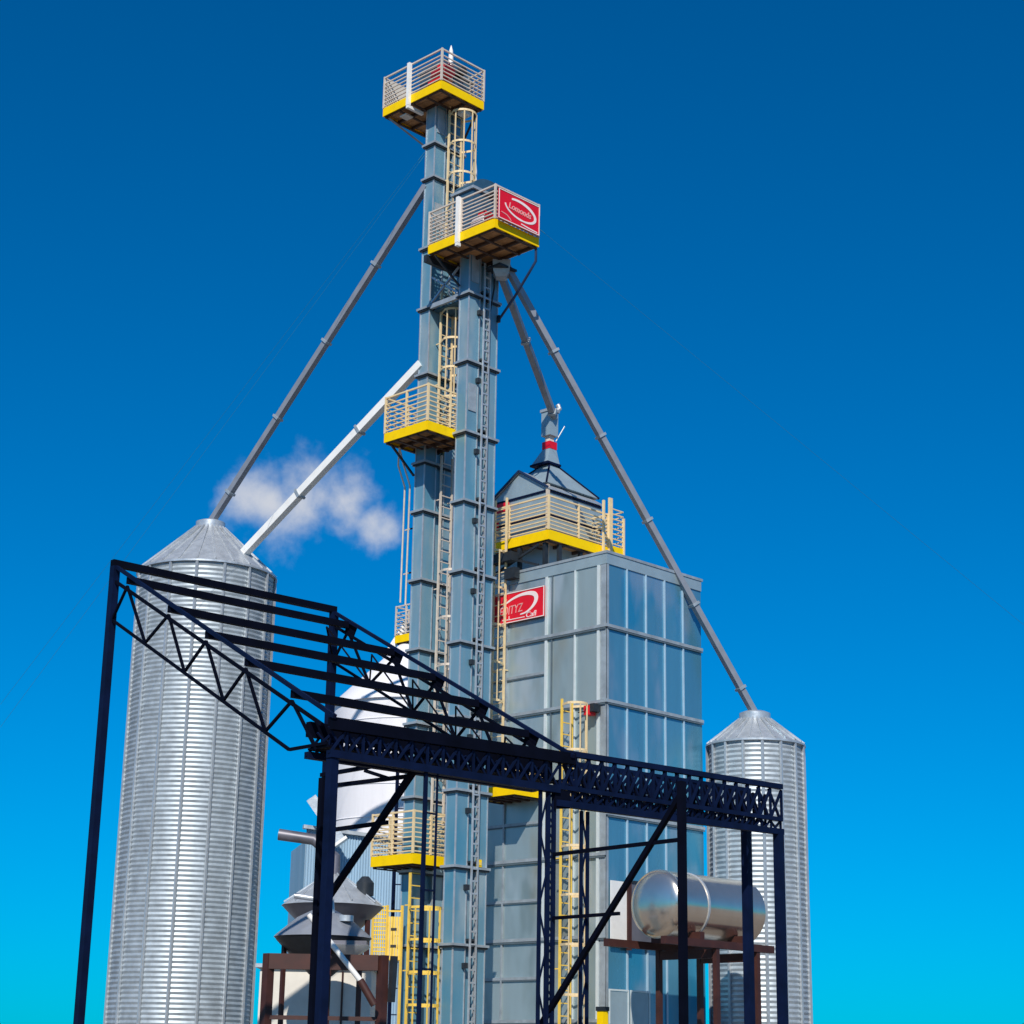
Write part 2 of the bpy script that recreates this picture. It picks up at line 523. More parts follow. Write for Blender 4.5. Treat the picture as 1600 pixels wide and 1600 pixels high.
# motors and gear on the platforms
def motor(label, x, y, z, body, top):
    t = thing('drive_motor', (x, y, z), label, 'motor', 'drive motors on the platforms')
    MB().lathe([(0.02, 0), (0.17, 0.01), (0.19, 0.05), (0.19, 0.46), (0.15, 0.52), (0.02, 0.54)], (x, y - 0.2, z + 0.40), 20, (0, 1, 0)).build('motor_body', body, t)
    MB().box(x - 0.2, x + 0.2, y - 0.2, y + 0.35, z, z + 0.2).build('gearbox', top, t)
    MB().box(x - 0.08, x + 0.1, y - 0.08, y + 0.12, z + 0.58, z + 0.74).build('terminal_box', top, t)
    MB().lathe([(0.2, 0), (0.2, 0.1)], (x, y - 0.32, z + 0.4), 20, (0, 1, 0)).build('belt_guard', top, t)

motor('red drive motor on the topmost platform', 31.82, 34.20, 27.98, 'red', 'red')
motor('pale drive motor with red guards on the front tower platform', 31.55, 32.15, 22.70, 'signwhite', 'red')
t = thing('air_vent', (31.9, 34.0, 28.2), 'slim white pointed vent rising above the topmost platform', 'vent')
MB().lathe([(0.07, 0), (0.07, 0.75), (0.055, 0.95), (0.01, 1.12)], (31.95, 34.0, 28.15), 16).build('stack', 'white', t)
MB().lathe([(0.1, 0), (0.1, 0.06)], (31.95, 34.0, 28.6), 16).build('collar', 'galv', t)

# ------------------------------------------------------------------ caged ladders
def caged_ladder(label, cx, cy, nrm, z0, z1, cz0, cz1, m, hw=0.22, rad=0.36, hoop=0.95, bars=5, group='caged ladders', mc=None):
    """cx, cy: centre of the ladder on its wall; nrm: outward normal of the wall"""
    n = Vector((nrm[0], nrm[1], 0))
    s = Vector((-n.y, n.x, 0))
    c0 = Vector((cx, cy, 0)) + n * 0.16
    t = thing('caged_ladder', (cx + n.x * 0.16, cy + n.y * 0.16, z0), label, 'ladder', group)
    for k in (-1, 1):
        p = c0 + s * hw * k
        MB().bar((p.x, p.y, z0), (p.x, p.y, z1), 0.05).build('side_rail', m, t)
    z = z0 + 0.2
    q = 0.3 if z1 - z0 < 28 else 0.33
    while z < z1:
        a, b = c0 - s * (hw - 0.026), c0 + s * (hw - 0.026)
        MB().bar((a.x, a.y, z), (b.x, b.y, z), 0.026).build('rung', m, t)
        z += q
    def arc(a, r=rad):
        return c0 + n * (0.30 + r * math.sin(a)) + s * (r * math.cos(a))
    z = cz0
    nh = max(2, round((cz1 - cz0) / hoop) + 1)
    for i in range(nh):
        z = cz0 + (cz1 - cz0) * i / (nh - 1)
        pts = [c0 + s * hw * 1.0] + [arc(math.pi * j / 12) for j in range(13)] + [c0 - s * hw]
        b = MB()
        for a_, b_ in zip(pts[:-1], pts[1:]):
            b.bar((a_.x, a_.y, z), (b_.x, b_.y, z), 0.014, 0.06)
        b.build('hoop', mc or m, t)
    for j in range(bars):
        p = arc(math.pi * (j + 0.35) / (bars - 0.3))
        MB().bar((p.x, p.y, cz0), (p.x, p.y, cz1), 0.028).build('cage_bar', mc or m, t)
    zz = z0 + 0.8
    for k in range(4):
        zz = z0 + (z1 - z0) * (k + 0.5) / 4
        for kk in (-1, 1):
            p = c0 + s * hw * kk
            e = p - n * 0.15
            MB().bar((p.x, p.y, zz), (e.x, e.y, zz), 0.03).build('standoff', m, t)
    return t


caged_ladder('cream caged ladder on the tallest tower just under the topmost platform', XB + 0.62, YB, (0, -1), 23.4, 28.8, 23.6, 27.4, 'cream_rail', 0.24, 0.38, 0.95)
caged_ladder('cream caged ladder on the tallest tower between the two middle platforms', XB + 0.50, YB, (0, -1), 17.6, 22.3, 18.9, 21.4, 'cream_rail', 0.22, 0.36, 0.9)
caged_ladder('pale caged ladder on the tallest tower below the platform with the white spout', XB + 0.66, YB, (0, -1), 7.7, 17.4, 9.2, 14.2, 'rail', 0.20, 0.30, 1.2, 3)
caged_ladder('yellow caged ladder rising from the ground to the lowest tower platform', XB - 0.18, YB - 0.22, (0, -1), 0.2, 6.4, 2.5, 5.55, 'yellow_rail', 0.22, 0.42, 0.86, 4)
caged_ladder('cream caged ladder down the dryer wall from the roof platform, crossing the red sign', 35.31, 34.86, (-1, 0), 9.2, 16.9, 11.2, 15.3, 'cream_rail', 0.22, 0.36, 0.95)
caged_ladder('yellow caged ladder up the dryer wall beside its corner, topped by a red lamp box', 34.83, 32.20, (0, -1), 0.2, 10.9, 2.4, 10.75, 'yellow_rail', 0.19, 0.30, 1.25, 4, mc='cream_rail')

# thin yellow ladder enclosure panel beside the lowest yellow ladder
t = thing('ladder_gate', (31.3, 34.7, 0), 'yellow mesh gate panel with two black slots beside the lowest yellow ladder', 'gate')
def pl(u, z):   # u metres along the line from the far left end to the right
    return (31.08 + u * 0.70, 34.91 - u * 0.714, z)
b = MB()
for i in range(7):
    b.bar(pl(0.0 + i * 0.05, 4.3), pl(0.0 + i * 0.05, 5.6), 0.016)
for i in range(14):
    b.bar(pl(0.0, 4.32 + i * 0.098), pl(0.3, 4.32 + i * 0.098), 0.02)
b.build('mesh_panel', 'yellow', t)
b = MB()
for i in range(5):
    b.prism([pl(0.34 + i * 0.065, 4.3), pl(0.395 + i * 0.065, 4.3), pl(0.395 + i * 0.065, 5.35), pl(0.34 + i * 0.065, 5.35)], (0.012, 0.012, 0))
b.bar(pl(0.34, 5.48), pl(0.66, 5.48), 0.04).bar(pl(0.34, 4.34), pl(0.66, 4.34), 0.04).build('slat_panel', 'yellow_rail', t)
for z in (4.62, 5.02):
    MB().prism([(pl(0.42, z)[0] - 0.01, pl(0.42, z)[1] - 0.01, z), (pl(0.56, z)[0] - 0.01, pl(0.56, z)[1] - 0.01, z), (pl(0.56, z)[0] - 0.01, pl(0.56, z)[1] - 0.01, z + 0.06), (pl(0.42, z)[0] - 0.01, pl(0.42, z)[1] - 0.01, z + 0.06)], (0.008, 0.008, 0)).build('slot', 'black', t)
for u in (-0.02, 0.32, 0.68):
    MB().bar(pl(u, 0), pl(u, 5.62), 0.05).build('post', 'yellow_rail', t)

# ------------------------------------------------------------------ bracing bridge between the towers
t = thing('tower_brace', (X0 + 0.3, Y0 + 0.8, 21.5), 'pale lattice brace tying the two elevator towers together below the sign platform', 'brace')
MB().box(X0 - 0.05, X0 + 0.03, Y0 + TD + 0.06, YB - 0.06, 21.47, 21.60).build('tie_beam', 'flange', t)
MB().box(X0 + 0.9, X0 + 0.98, Y0 + TD + 0.06, YB - 0.06, 21.47, 21.60).build('tie_beam', 'flange', t)
MB().box(X0 + 0.08, X0 + 0.88, Y0 + TD + 0.08, YB - 0.08, 21.44, 21.468).build('web_plate', 'headblue', t)
for a, b in (((X0, Y0 + 0.42, 21.65), (X0, YB - 0.06, 22.4)), ((X0, YB - 0.06, 21.65), (X0, Y0 + 0.42, 22.4)), ((X0 + 0.9, Y0 + 0.42, 21.65), (X0 + 0.9, YB - 0.06, 22.4)), ((X0 + 0.9, YB - 0.06, 21.65), (X0 + 0.9, Y0 + 0.42, 22.4))):
    MB().bar(a, b, 0.05).build('diagonal', 'galv', t)

# ------------------------------------------------------------------ grain spouts
R2END = (40.55, 30.40, 11.18)


def spout(label, p, q, w, m='spout', square=True):
    p, q = Vector(p), Vector(q)
    t = thing('grain_spout', p, label, 'spout', 'grain spouts')
    if square:
        MB().bar(p, q, w, w).build('pipe', m, t)
    else:
        MB().pipe([p, q], w / 2, 16).build('pipe', m, t)
    n = int((q - p).length / 2.6)
    d = (q - p).normalized()
    for i in range(1, n + 1):
        c = p + d * (i * 2.6)
        MB().bar(c - d * 0.035, c + d * 0.035, w + 0.07, w + 0.07).build('flange', 'flange', t)
    return t

spout('grey spout leaning down to the left from high on the tallest tower', (32.05, 34.95, 25.30), (31.07, 42.59, 16.80), 0.17)
spout('thick bright white spout leaning down to the left from above the middle platform', (32.05, 34.90, 20.00), (31.22, 41.80, 15.30), 0.21, 'white')
spout('short grey spout from the front tower head down to the dryer hood', (32.72, 32.75, 22.45), (37.0, 34.62, 19.72), 0.17)
spout('long grey spout descending to the right from the front tower head', (32.90, 32.6, 22.45), R2END, 0.165)
t = thing('spout_inlet', (32.8, 32.7, 22.3), 'small grey divider chute under the front tower platform where two spouts begin', 'chute')
MB().lathe([(0.34, 0.0), (0.30, -0.32), (0.2, -0.46)], (32.80, 32.69, 22.55), 4).build('chute', 'flange', t)
MB().box(32.45, 33.1, 32.4, 33.0, 22.3, 22.36).build('chute_flange', 'dark', t)
# white vertical pipe behind the front tower head
t = thing('vent_pipe', (33.35, 34.5, 23.0), 'white vertical pipe with pointed top right of the upper caged ladder', 'pipe')
MB().lathe([(0.075, 0), (0.075, 2.9), (0.05, 3.15), (0.01, 3.3)], (33.42, 34.46, 23.2), 16).build('pipe', 'white', t)
for z in (23.6, 25.6):
    MB().box(33.07, 33.36, 34.58, 34.64, z, z + 0.06).build('bracket', 'galv', t)
# pair of thin conduits hanging left of the tall tower
for k, (dx, lab) in enumerate(((0.0, 'thin pale conduit hanging outermost left of the tallest tower'), (-0.16, 'thin pale conduit hanging nearest the left edge of the tallest tower'))):
    t = thing('hanging_conduit', (XB + dx, YB + TD + 0.3 - k * 0.17, 13.4), lab, 'conduit', 'hanging conduits')
    yy = YB + TD + 0.40 - k * 0.20
    MB().pipe([(XB - 0.55, 35.0, 17.5), (XB - 0.35, yy - 0.1, 17.1), (XB + 0.0, yy, 16.6), (XB, yy + 0.02, 13.45 - k * 0.1)], 0.024).build('pipe', 'rail', t)
    for z in (14.2, 15.4):
        MB().box(XB + 0.03, XB + 0.06, YB + TD + 0.002, yy - 0.02, z, z + 0.03).build('clip', 'rail', t)
# drooping cable on the right of platform 2
t = thing('drooping_cable', (32.76, 31.38, 22.5), 'dark blue cable looping down from the sign platform to the front tower', 'cable')
MB().pipe([(32.76, 31.38, 22.55), (32.78, 31.40, 22.2), (32.76, 31.6, 21.95), (32.9, 32.3, 21.45), (33.08, 32.95, 21.15), (33.1, 33.04, 21.1)], 0.035).build('cable', 'cable', t)
MB().box(33.03, 33.1, 32.98, 33.06, 21.0, 21.2).build('cable_clamp', 'dark', t)

# guy wires
for i, (a, b, lab) in enumerate((((31.95, 34.95, 26.3), (22.0, 52.0, 0), 'faint upper guy wire running left from the top of the tallest tower'),
                                 ((31.95, 34.95, 26.2), (20.0, 46.0, 0), 'faint lower guy wire running left from the top of the tallest tower'),
                                 ((32.77, 31.4, 23.2), (58.0, 14.0, 0), 'faint guy wire running right from the red sign platform'))):
    t = thing('guy_wire', a, lab, 'wire', 'guy wires')
    MB().pipe([a, b], 0.004, 6).build('strand', 'wire', t)
    MB().bar(a, Vector(a) + (Vector(b) - Vector(a)).normalized() * 0.3, 0.016).build('turnbuckle', 'wire', t)

# ------------------------------------------------------------------ dryer building
DX, DY, DT = 35.31, 31.12, 14.74
DXE, DYE = DX + 3.86, DY + 5.3
dr = thing('grain_dryer', (DX + 2.3, DY + 2.6, 0), 'large grey panelled dryer building on the right with a red sign on its wall', 'building')
b = MB()
b.add([(DX, DY, 0), (DX, DYE, 0), (DX, DYE, DT), (DX, DY, DT)], [(0, 1, 2, 3)])
b.add([(DXE, DYE, 0), (DX, DYE, 0), (DX, DYE, DT), (DXE, DYE, DT)], [(0, 1, 2, 3)])
b.build('wall', 'clad', dr, smooth=False)
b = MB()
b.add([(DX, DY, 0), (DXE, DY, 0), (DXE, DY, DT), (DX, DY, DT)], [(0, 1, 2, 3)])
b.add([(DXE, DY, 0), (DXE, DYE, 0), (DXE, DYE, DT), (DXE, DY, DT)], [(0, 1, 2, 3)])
b.build('side_wall', 'clad_sky', dr, smooth=False)
MB().box(DX - 0.05, DXE + 0.05, DY - 0.05, DYE + 0.05, DT - 0.02, DT + 0.05).build('roof', 'flange', dr)
# fascia under the roof edge
MB().box(DX - 0.03, DX - 0.002, DY - 0.03, DYE, DT - 0.30, DT - 0.022).build('fascia', 'hoodg', dr)
MB().box(DX, DXE, DY - 0.03, DY - 0.002, DT - 0.30, DT - 0.022).build('fascia', 'hoodg', dr)
# corner flashing
MB().box(DX - 0.022, DX - 0.003, DY - 0.02, DY + 0.20, 0, DT - 0.302).build('corner_trim', 'flange', dr)
MB().box(DX - 0.022, DX + 0.06, DY - 0.022, DY - 0.003, 0, DT - 0.302).build('corner_trim', 'flange', dr)
# vertical ribs, left wall
for yo, w, m in ((0.26, 0.085, 'seam'), (1.08, 0.045, 'seam'), (1.90, 0.03, 'seamd'), (2.10, 0.085, 'seam'), (3.55, 0.05, 'flange'), (4.3, 0.05, 'seam')):
    MB().box(DX - 0.045, DX - 0.004, DY + yo - w / 2, DY + yo + w / 2, 0.1, DT - 0.305).build('rib', m, dr)
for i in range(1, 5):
    MB().box(DX + i * 0.765 - 0.024, DX + i * 0.765 + 0.024, DY - 0.04, DY - 0.004, 0.1, DT - 0.305).build('rib', 'seam_sky', dr)
# horizontal bands
for z in (12.80, 10.84, 8.9, 7.0, 5.0, 3.0):
    MB().box(DX - 0.07, DX - 0.047, DY - 0.03, DYE, z - 0.04, z + 0.04).build('band', 'flange', dr)
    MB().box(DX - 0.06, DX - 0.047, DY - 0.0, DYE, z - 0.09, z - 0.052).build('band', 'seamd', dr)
for z in (12.80, 10.84, 8.0, 5.6):
    MB().box(DX - 0.07, DXE, DY - 0.065, DY - 0.042, z - 0.04, z + 0.04).build('band', 'flange', dr)
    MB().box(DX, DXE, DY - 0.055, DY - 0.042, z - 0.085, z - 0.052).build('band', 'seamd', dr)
for z in (11.85, 9.85, 7.95, 5.98, 4.05):
    MB().box(DX - 0.042, DX - 0.006, DY + 2.15, DYE, z - 0.035, z + 0.035).build('band', 'flange', dr)
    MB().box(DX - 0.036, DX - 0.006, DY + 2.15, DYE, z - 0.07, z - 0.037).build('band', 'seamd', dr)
# framed louvres at the foot of the side wall
for i in (1, 2):
    f = MB()
    x0 = DX + 0.02 + (i - 1) * 0.80
    f.box(x0, x0 + 0.04, DY - 0.09, DY - 0.066, 1.0, 3.75).box(x0 + 0.70, x0 + 0.74, DY - 0.09, DY - 0.066, 1.0, 3.75).box(x0 + 0.041, x0 + 0.699, DY - 0.09, DY - 0.066, 3.71, 3.75)
    fo = f.build('louvre_frame', 'seam', dr)
    MB().box(x0 + 0.042, x0 + 0.698, DY - 0.075, DY - 0.068, 1.0, 3.70).build('louvre', 'hoodg', fo)

MB().box(DX + 0.07, DX + 0.66, DY - 0.10, DY - 0.07, 4.75, 6.35).build('pale_panel', 'white', dr)
MB().box(DX + 0.67, DX + 0.80, DY - 0.14, DY - 0.07, 4.70, 6.40).build('door_post', 'brown', dr)
MB().box(DX + 0.802, DX + 2.6, DY - 0.12, DY - 0.07, 4.78, 6.34).build('door_panel', 'hopper', dr)
MB().box(DX + 0.802, DX + 2.6, DY - 0.15, DY - 0.07, 6.342, 6.40).build('door_lintel', 'dark', dr)

# machinery on the wall under the roof platform
for (a, b2, c, d, e, f_) in ((35.0, 35.26, 34.3, 35.2, 15.05, 15.30), (35.05, 35.24, 34.2, 34.6, 14.55, 14.85), (35.5, 35.62, 33.5, 33.6, 14.80, 15.5), (35.9, 36.0, 33.35, 33.45, 14.80, 15.5), (35.45, 35.55, 34.4, 34.5, 14.80, 15.5), (36.8, 36.9, 33.4, 33.5, 14.80, 15.5)):
    MB().box(a, b2, c, d, e, f_).build('platform_leg', 'dark', dr)
b = MB().bar((35.35, 33.6, 15.42), (35.35, 35.3, 14.85), 0.06).bar((35.35, 35.3, 15.42), (35.35, 33.6, 14.85), 0.06)
b.build('platform_brace', 'dark', dr)

# roof platform
PD = platform('long yellow edged platform on the dryer roof, wrapped round the grey hood', 35.43, 37.83, 33.32, 36.3, 15.54, 1.22, 9, railm='cream_rail', post_n=(3, 3), toe=0.27)
t = thing('rail_gate', (37.9, 33.1, 15.5), 'narrow cream rail bay sticking up at the right end of the dryer roof platform', 'railing')
b = MB()
for i in range(9):
    z = 15.80 + i * 0.145
    b.bar((37.86, 33.28, z), (38.45, 33.28, z), 0.028).bar((38.45, 33.28, z), (38.45, 34.4, z), 0.028)
b.build('guardrail', 'cream_rail', t)
for x, y, h in ((37.55, 33.22, 1.55), (37.86, 33.27, 1.7), (37.93, 33.27, 1.7), (38.45, 33.27, 1.22), (38.45, 34.4, 1.22)):
    MB().box(x - 0.03, x + 0.03, y - 0.03, y + 0.03, 15.5, 15.55 + h).build('post', 'cream_rail', t)
MB().box(37.86, 38.48, 33.26, 33.29, 15.58, 15.88).build('toe_board', 'yellow', t)
MB().box(37.88, 38.44, 33.32, 34.4, 15.60, 15.65).build('deck', 'deck', t)

# ------------------------------------------------------------------ hood on the dryer roof
HX0, HX1, HY0, HY1, HE, HR = 36.0, 38.2, 33.9, 36.05, 17.22, 17.88
hd = thing('roof_hood', ((HX0 + HX1) / 2, (HY0 + HY1) / 2, DT), 'grey gabled hood with pyramid top and dark trim on the dryer roof', 'hood')
MB().box(HX0, HX1, HY0, HY1, DT + 0.05, HE).build('hood_body', 'hoodg', hd)
ym = (HY0 + HY1) / 2
MB().prism([(HX0, HY0, HE + 0.001), (HX0, HY1, HE + 0.001), (HX0, ym, HR)], (HX1 - HX0, 0, 0)).build('gable', 'hoodg', hd)
for s in (0, 1):
    ya = HY0 - 0.06 if s == 0 else HY1 + 0.06
    MB().prism([(HX0 - 0.05, ya, HE - 0.02), (HX0 - 0.05, ym, HR + 0.03), (HX0 - 0.05, ym, HR + 0.07), (HX0 - 0.05, ya, HE + 0.02)], (HX1 - HX0 + 0.1, 0, 0)).build('roof_sheet', 'galv', hd)
    MB().bar((HX0 - 0.06, ya, HE + 0.02), (HX0 - 0.06, ym, HR + 0.06), 0.03, 0.06).build('edge_trim', 'cable', hd)
for z in (HE - 0.06, HE - 0.75):
    MB().box(HX0 - 0.03, HX0 - 0.002, HY0, HY1, z - 0.03, z + 0.03).build('hood_band', 'navyb', hd)
    MB().box(HX0, HX1, HY0 - 0.03, HY0 - 0.002, z - 0.03, z + 0.03).build('hood_band', 'navyb', hd)
MB().box(HX0 - 0.04, HX0 + 0.04, HY0 - 0.04, HY0 + 0.04, DT + 0.06, HE + 0.12).build('corner_post', 'rail', hd)
# pyramid transition
bx0, bx1, by0, by1, bz = 36.15, 38.35, 34.1, 36.0, 17.50
ax0, ax1, ay0, ay1, az = 36.82, 37.16, 34.62, 34.96, 18.28
cx, cy = (ax0 + ax1) / 2, (ay0 + ay1) / 2
base = [(bx0, by0, bz), (bx1, by0, bz), (bx1, by1, bz), (bx0, by1, bz)]
top = [(ax0, ay0, az), (ax1, ay0, az), (ax1, ay1, az), (ax0, ay1, az)]
pyr = MB().add(base + top, [(3, 2, 1, 0), (4, 5, 6, 7), (0, 1, 5, 4), (1, 2, 6, 5), (2, 3, 7, 6), (3, 0, 4, 7)]).build('pyramid', 'hoodg', hd, smooth=False)
for i in range(4):
    MB().bar(base[i], top[i], 0.05).build('hip_trim', 'navyb', pyr)
MB().box(cx - 0.33, cx + 0.23, cy - 0.25, cy + 0.45, az + 0.001, az + 0.06).build('neck_flange', 'navyb', pyr)
nb = [(cx - 0.30, cy - 0.22), (cx + 0.2, cy - 0.22), (cx + 0.2, cy + 0.42), (cx - 0.30, cy + 0.42)]
nt_ = [(cx - 0.14, cy - 0.14), (cx + 0.14, cy - 0.14), (cx + 0.14, cy + 0.14), (cx - 0.14, cy + 0.14)]
neck = MB().add([(a, b_, az + 0.061) for a, b_ in nb] + [(a, b_, az + 0.5) for a, b_ in nt_],
                [(3, 2, 1, 0), (4, 5, 6, 7), (0, 1, 5, 4), (1, 2, 6, 5), (2, 3, 7, 6), (3, 0, 4, 7)]).build('neck', 'hoodg', hd, smooth=False)
MB().box(cx - 0.15, cx + 0.15, cy - 0.15, cy + 0.15, az + 0.501, az + 0.72).build('red_collar', 'red', hd)
MB().box(cx - 0.09, cx + 0.09, cy - 0.09, cy + 0.09, az + 0.721, az + 0.90).build('sight_box', 'cream_wall', hd)
MB().box(cx - 0.17, cx + 0.17, cy - 0.17, cy + 0.17, az + 0.901, az + 1.62).build('inlet_duct', 'hoodg', hd)
MB().box(cx - 0.2, cx + 0.2, cy - 0.2, cy + 0.2, az + 1.621, az + 1.70).build('duct_flange', 'flange', hd)
MB().pipe([(cx + 0.12, cy - 0.1, az + 1.66), (cx + 0.25, cy - 0.14, az + 1.78), (cx + 0.22, cy - 0.1, az + 1.9)], 0.07).build('valve_arm', 'galv', hd)
MB().pipe([(cx + 0.16, cy - 0.1, az + 0.78), (cx + 0.36, cy - 0.25, az + 1.25)], 0.018).build('lever', 'galv', hd)
MB().box(HX0 + 0.02 - 0.12, HX0 - 0.032, 35.35, 36.0, 16.85, 17.1).build('red_panel', 'red', hd)
MB().box(HX0 - 0.1, HX0 - 0.032, 35.75, 35.95, 16.3, 16.6).build('red_panel', 'red', hd)

# red lamp box at the head of the dryer's corner ladder
t = thing('lamp_box', (35.15, 31.42, 10.7), 'small red lamp box with dark hood beside the top of the dryer corner ladder', 'lamp box')
MB().box(35.0, 35.23, 31.42, 31.62, 10.48, 10.72).build('box', 'red', t)
MB().box(34.99, 35.24, 31.26, 31.41, 10.55, 10.75).build('shade', 'dark', t)
MB().bar((35.1, 31.6, 10.6), (35.1, 31.9, 10.6), 0.03).build('bracket', 'dark', t)

# ------------------------------------------------------------------ red signs
def sign(label, org, uv, nrm, w, h, kind):
    """org: lower left corner seen by the viewer, uv: direction to the viewer's right, nrm: outward"""
    O, u, n = Vector(org), Vector(uv), Vector(nrm)
    P = lambda a, c, d=0.0: tuple(O + u * a + Vector((0, 0, c)) + n * d)
    t = thing('red_sign', org, label, 'sign', 'red advertising signs')
    MB().prism([P(0, 0), P(w, 0), P(w, h), P(0, h)], n * 0.03).build('board', 'red', t)
    b = MB()
    e = 0.022
    for (a0, c0, a1, c1) in ((0, 0, w, e), (0, h - e, w, h), (0, e, e, h - e), (w - e, e, w, h - e)):
        b.prism([P(a0, c0, .031), P(a1, c0, .031), P(a1, c1, .031), P(a0, c1, .031)], n * 0.012)
    b.build('border', 'signwhite', t)
    def stroke(pts, ws, d=0.031, th=0.008):
        b = MB()
        L1, L2 = [], []
        for i, (p, ww) in enumerate(zip(pts, ws)):
            q0, q1 = pts[max(0, i - 1)], pts[min(len(pts) - 1, i + 1)]
            tx, ty = q1[0] - q0[0], q1[1] - q0[1]
            l = math.hypot(tx, ty) or 1
            nx, ny = -ty / l, tx / l
            L1.append((p[0] + nx * ww / 2, p[1] + ny * ww / 2))
            L2.append((p[0] - nx * ww / 2, p[1] - ny * ww / 2))
        for i in range(len(pts) - 1):
            b.prism([P(*L1[i], d), P(*L2[i], d), P(*L2[i + 1], d), P(*L1[i + 1], d)], n * th)
        return b
    def write(body, a, c, size, m, shear=0.2, tilt=0.0, sx=1.0, d=0.032, weight=0.0):
        vs, fs = text_mesh(body, size, shear, weight)
        ct, st = math.cos(tilt), math.sin(tilt)
        vv = []
        for v in vs:
            x, y = v.x * sx, v.y
            vv.append(P(a + x * ct - y * st, c + x * st + y * ct, d + 0.004 + v.z))
        MB().add(vv, fs).build('lettering', m, t)
    if kind == 'platform':
        cx_, cy_, rx, ry = 0.80, 0.45, 0.56, 0.25
        pts, ws = [], []
        for i in range(41):
            a = R_(125 - i * 7.6)
            pts.append((cx_ + rx * math.cos(a), cy_ + ry * math.sin(a) - 0.05 * math.cos(a)))
            k = i / 40
            ws.append(0.035 + 0.05 * math.sin(math.pi * min(1, k * 1.25 + 0.12)) if k < 0.7 else max(0.03, 0.055 - 0.03 * (k - 0.7)))
        stroke(pts, ws).build('swoosh', 'signwhite', t)
        write('Lomonds', 0.36, 0.40, 0.24, 'pinkish', 0.15, -0.06, 0.92, weight=0.004)
        stroke([(0.84, 0.10), (1.10, 0.075), (1.44, 0.06)], [0.03, 0.035, 0.03]).build('underline', 'signwhite', t)
        stroke([(0.10, 0.20), (0.30, 0.17), (0.42, 0.10), (0.46, 0.05)], [0.02, 0.03, 0.03, 0.02]).build('small_arc', 'pinkish', t)
    else:
        ctl = [(0.42, 0.36), (0.62, 0.52), (0.90, 0.64), (1.22, 0.71), (1.52, 0.715), (1.73, 0.66), (1.80, 0.55), (1.76, 0.42), (1.62, 0.29), (1.42, 0.20), (1.22, 0.175)]
        ws0 = [0.012, 0.045, 0.06, 0.075, 0.10, 0.13, 0.14, 0.11, 0.07, 0.045, 0.03]
        pts, ws = [], []
        for i in range(len(ctl) - 1):
            p0, p1, p2, p3 = ctl[max(0, i - 1)], ctl[i], ctl[i + 1], ctl[min(len(ctl) - 1, i + 2)]
            for k in range(5):
                q = k / 5
                f_ = lambda A, B, C, D: 0.5 * (2 * B + (C - A) * q + (2 * A - 5 * B + 4 * C - D) * q * q + (3 * B - A - 3 * C + D) * q ** 3)
                pts.append((f_(p0[0], p1[0], p2[0], p3[0]), f_(p0[1], p1[1], p2[1], p3[1])))
                ws.append(ws0[i] * (1 - q) + ws0[i + 1] * q)
        pts.append(ctl[-1])
        ws.append(ws0[-1])
        stroke(pts, ws).build('swoosh', 'signwhite', t)
        write('FOITYZ', 0.42, 0.22, 0.33, 'pinkish', 0.25, 0.04, 0.78)
        write('Cafl', 1.42, 0.05, 0.21, 'signwhite', 0.15, 0.02, 1.15)
        stroke([(0.55, 0.10), (0.9, 0.085), (1.38, 0.085)], [0.025, 0.022, 0.022]).build('underline', 'signwhite', t)
        stroke([(0.80, 0.09), (0.80, 0.19)], [0.02, 0.02]).build('tick', 'signwhite', t)
    return t

sign('square red sign with white swoosh on the railing of the front tower platform', (31.12, 31.19, 22.80), (1, 0, 0), (0, -1, 0), 1.52, 0.83, 'platform')
sign('long red sign with white swoosh fixed to the upper dryer wall', (DX - 0.075, 35.33, 13.36), (0, -1, 0), (-1, 0, 0), 2.09, 0.83, 'dryer')

# ------------------------------------------------------------------ dark steel shed frame in front
O0 = Vector((22.12, 20.29, 0))
ga = R_(-4)
G = Vector((math.cos(ga), math.sin(ga), 0))
H = Vector((-math.sin(ga), math.cos(ga), 0))
T = lambda g_, h_, z: tuple(O0 + G * g_ + H * h_ + Vector((0, 0, z)))
fr = thing('shed_frame', T(-3, 3, 0), 'dark navy open steel roof frame with black purlins crossing in front of the towers', 'steel frame')
RZ = lambda h_: 6.66 + 0.526 * h_
GE = -4.75
hs = [0.99, 2.27, 3.46, 4.66, 6.08]
HT = 6.5
for h_ in hs:
    MB().bar(T(-0.02, h_, RZ(h_) - 0.09), T(GE, h_, RZ(h_) - 0.09), 0.10, 0.12).build('purlin', 'navy', fr)
    MB().bar(T(0.045, h_ + 0.1, RZ(h_ + .1) - 0.14), T(0.045, h_ - 0.16, RZ(h_ - .16) - 0.16), 0.03, 0.2).build('gusset', 'navy', fr)
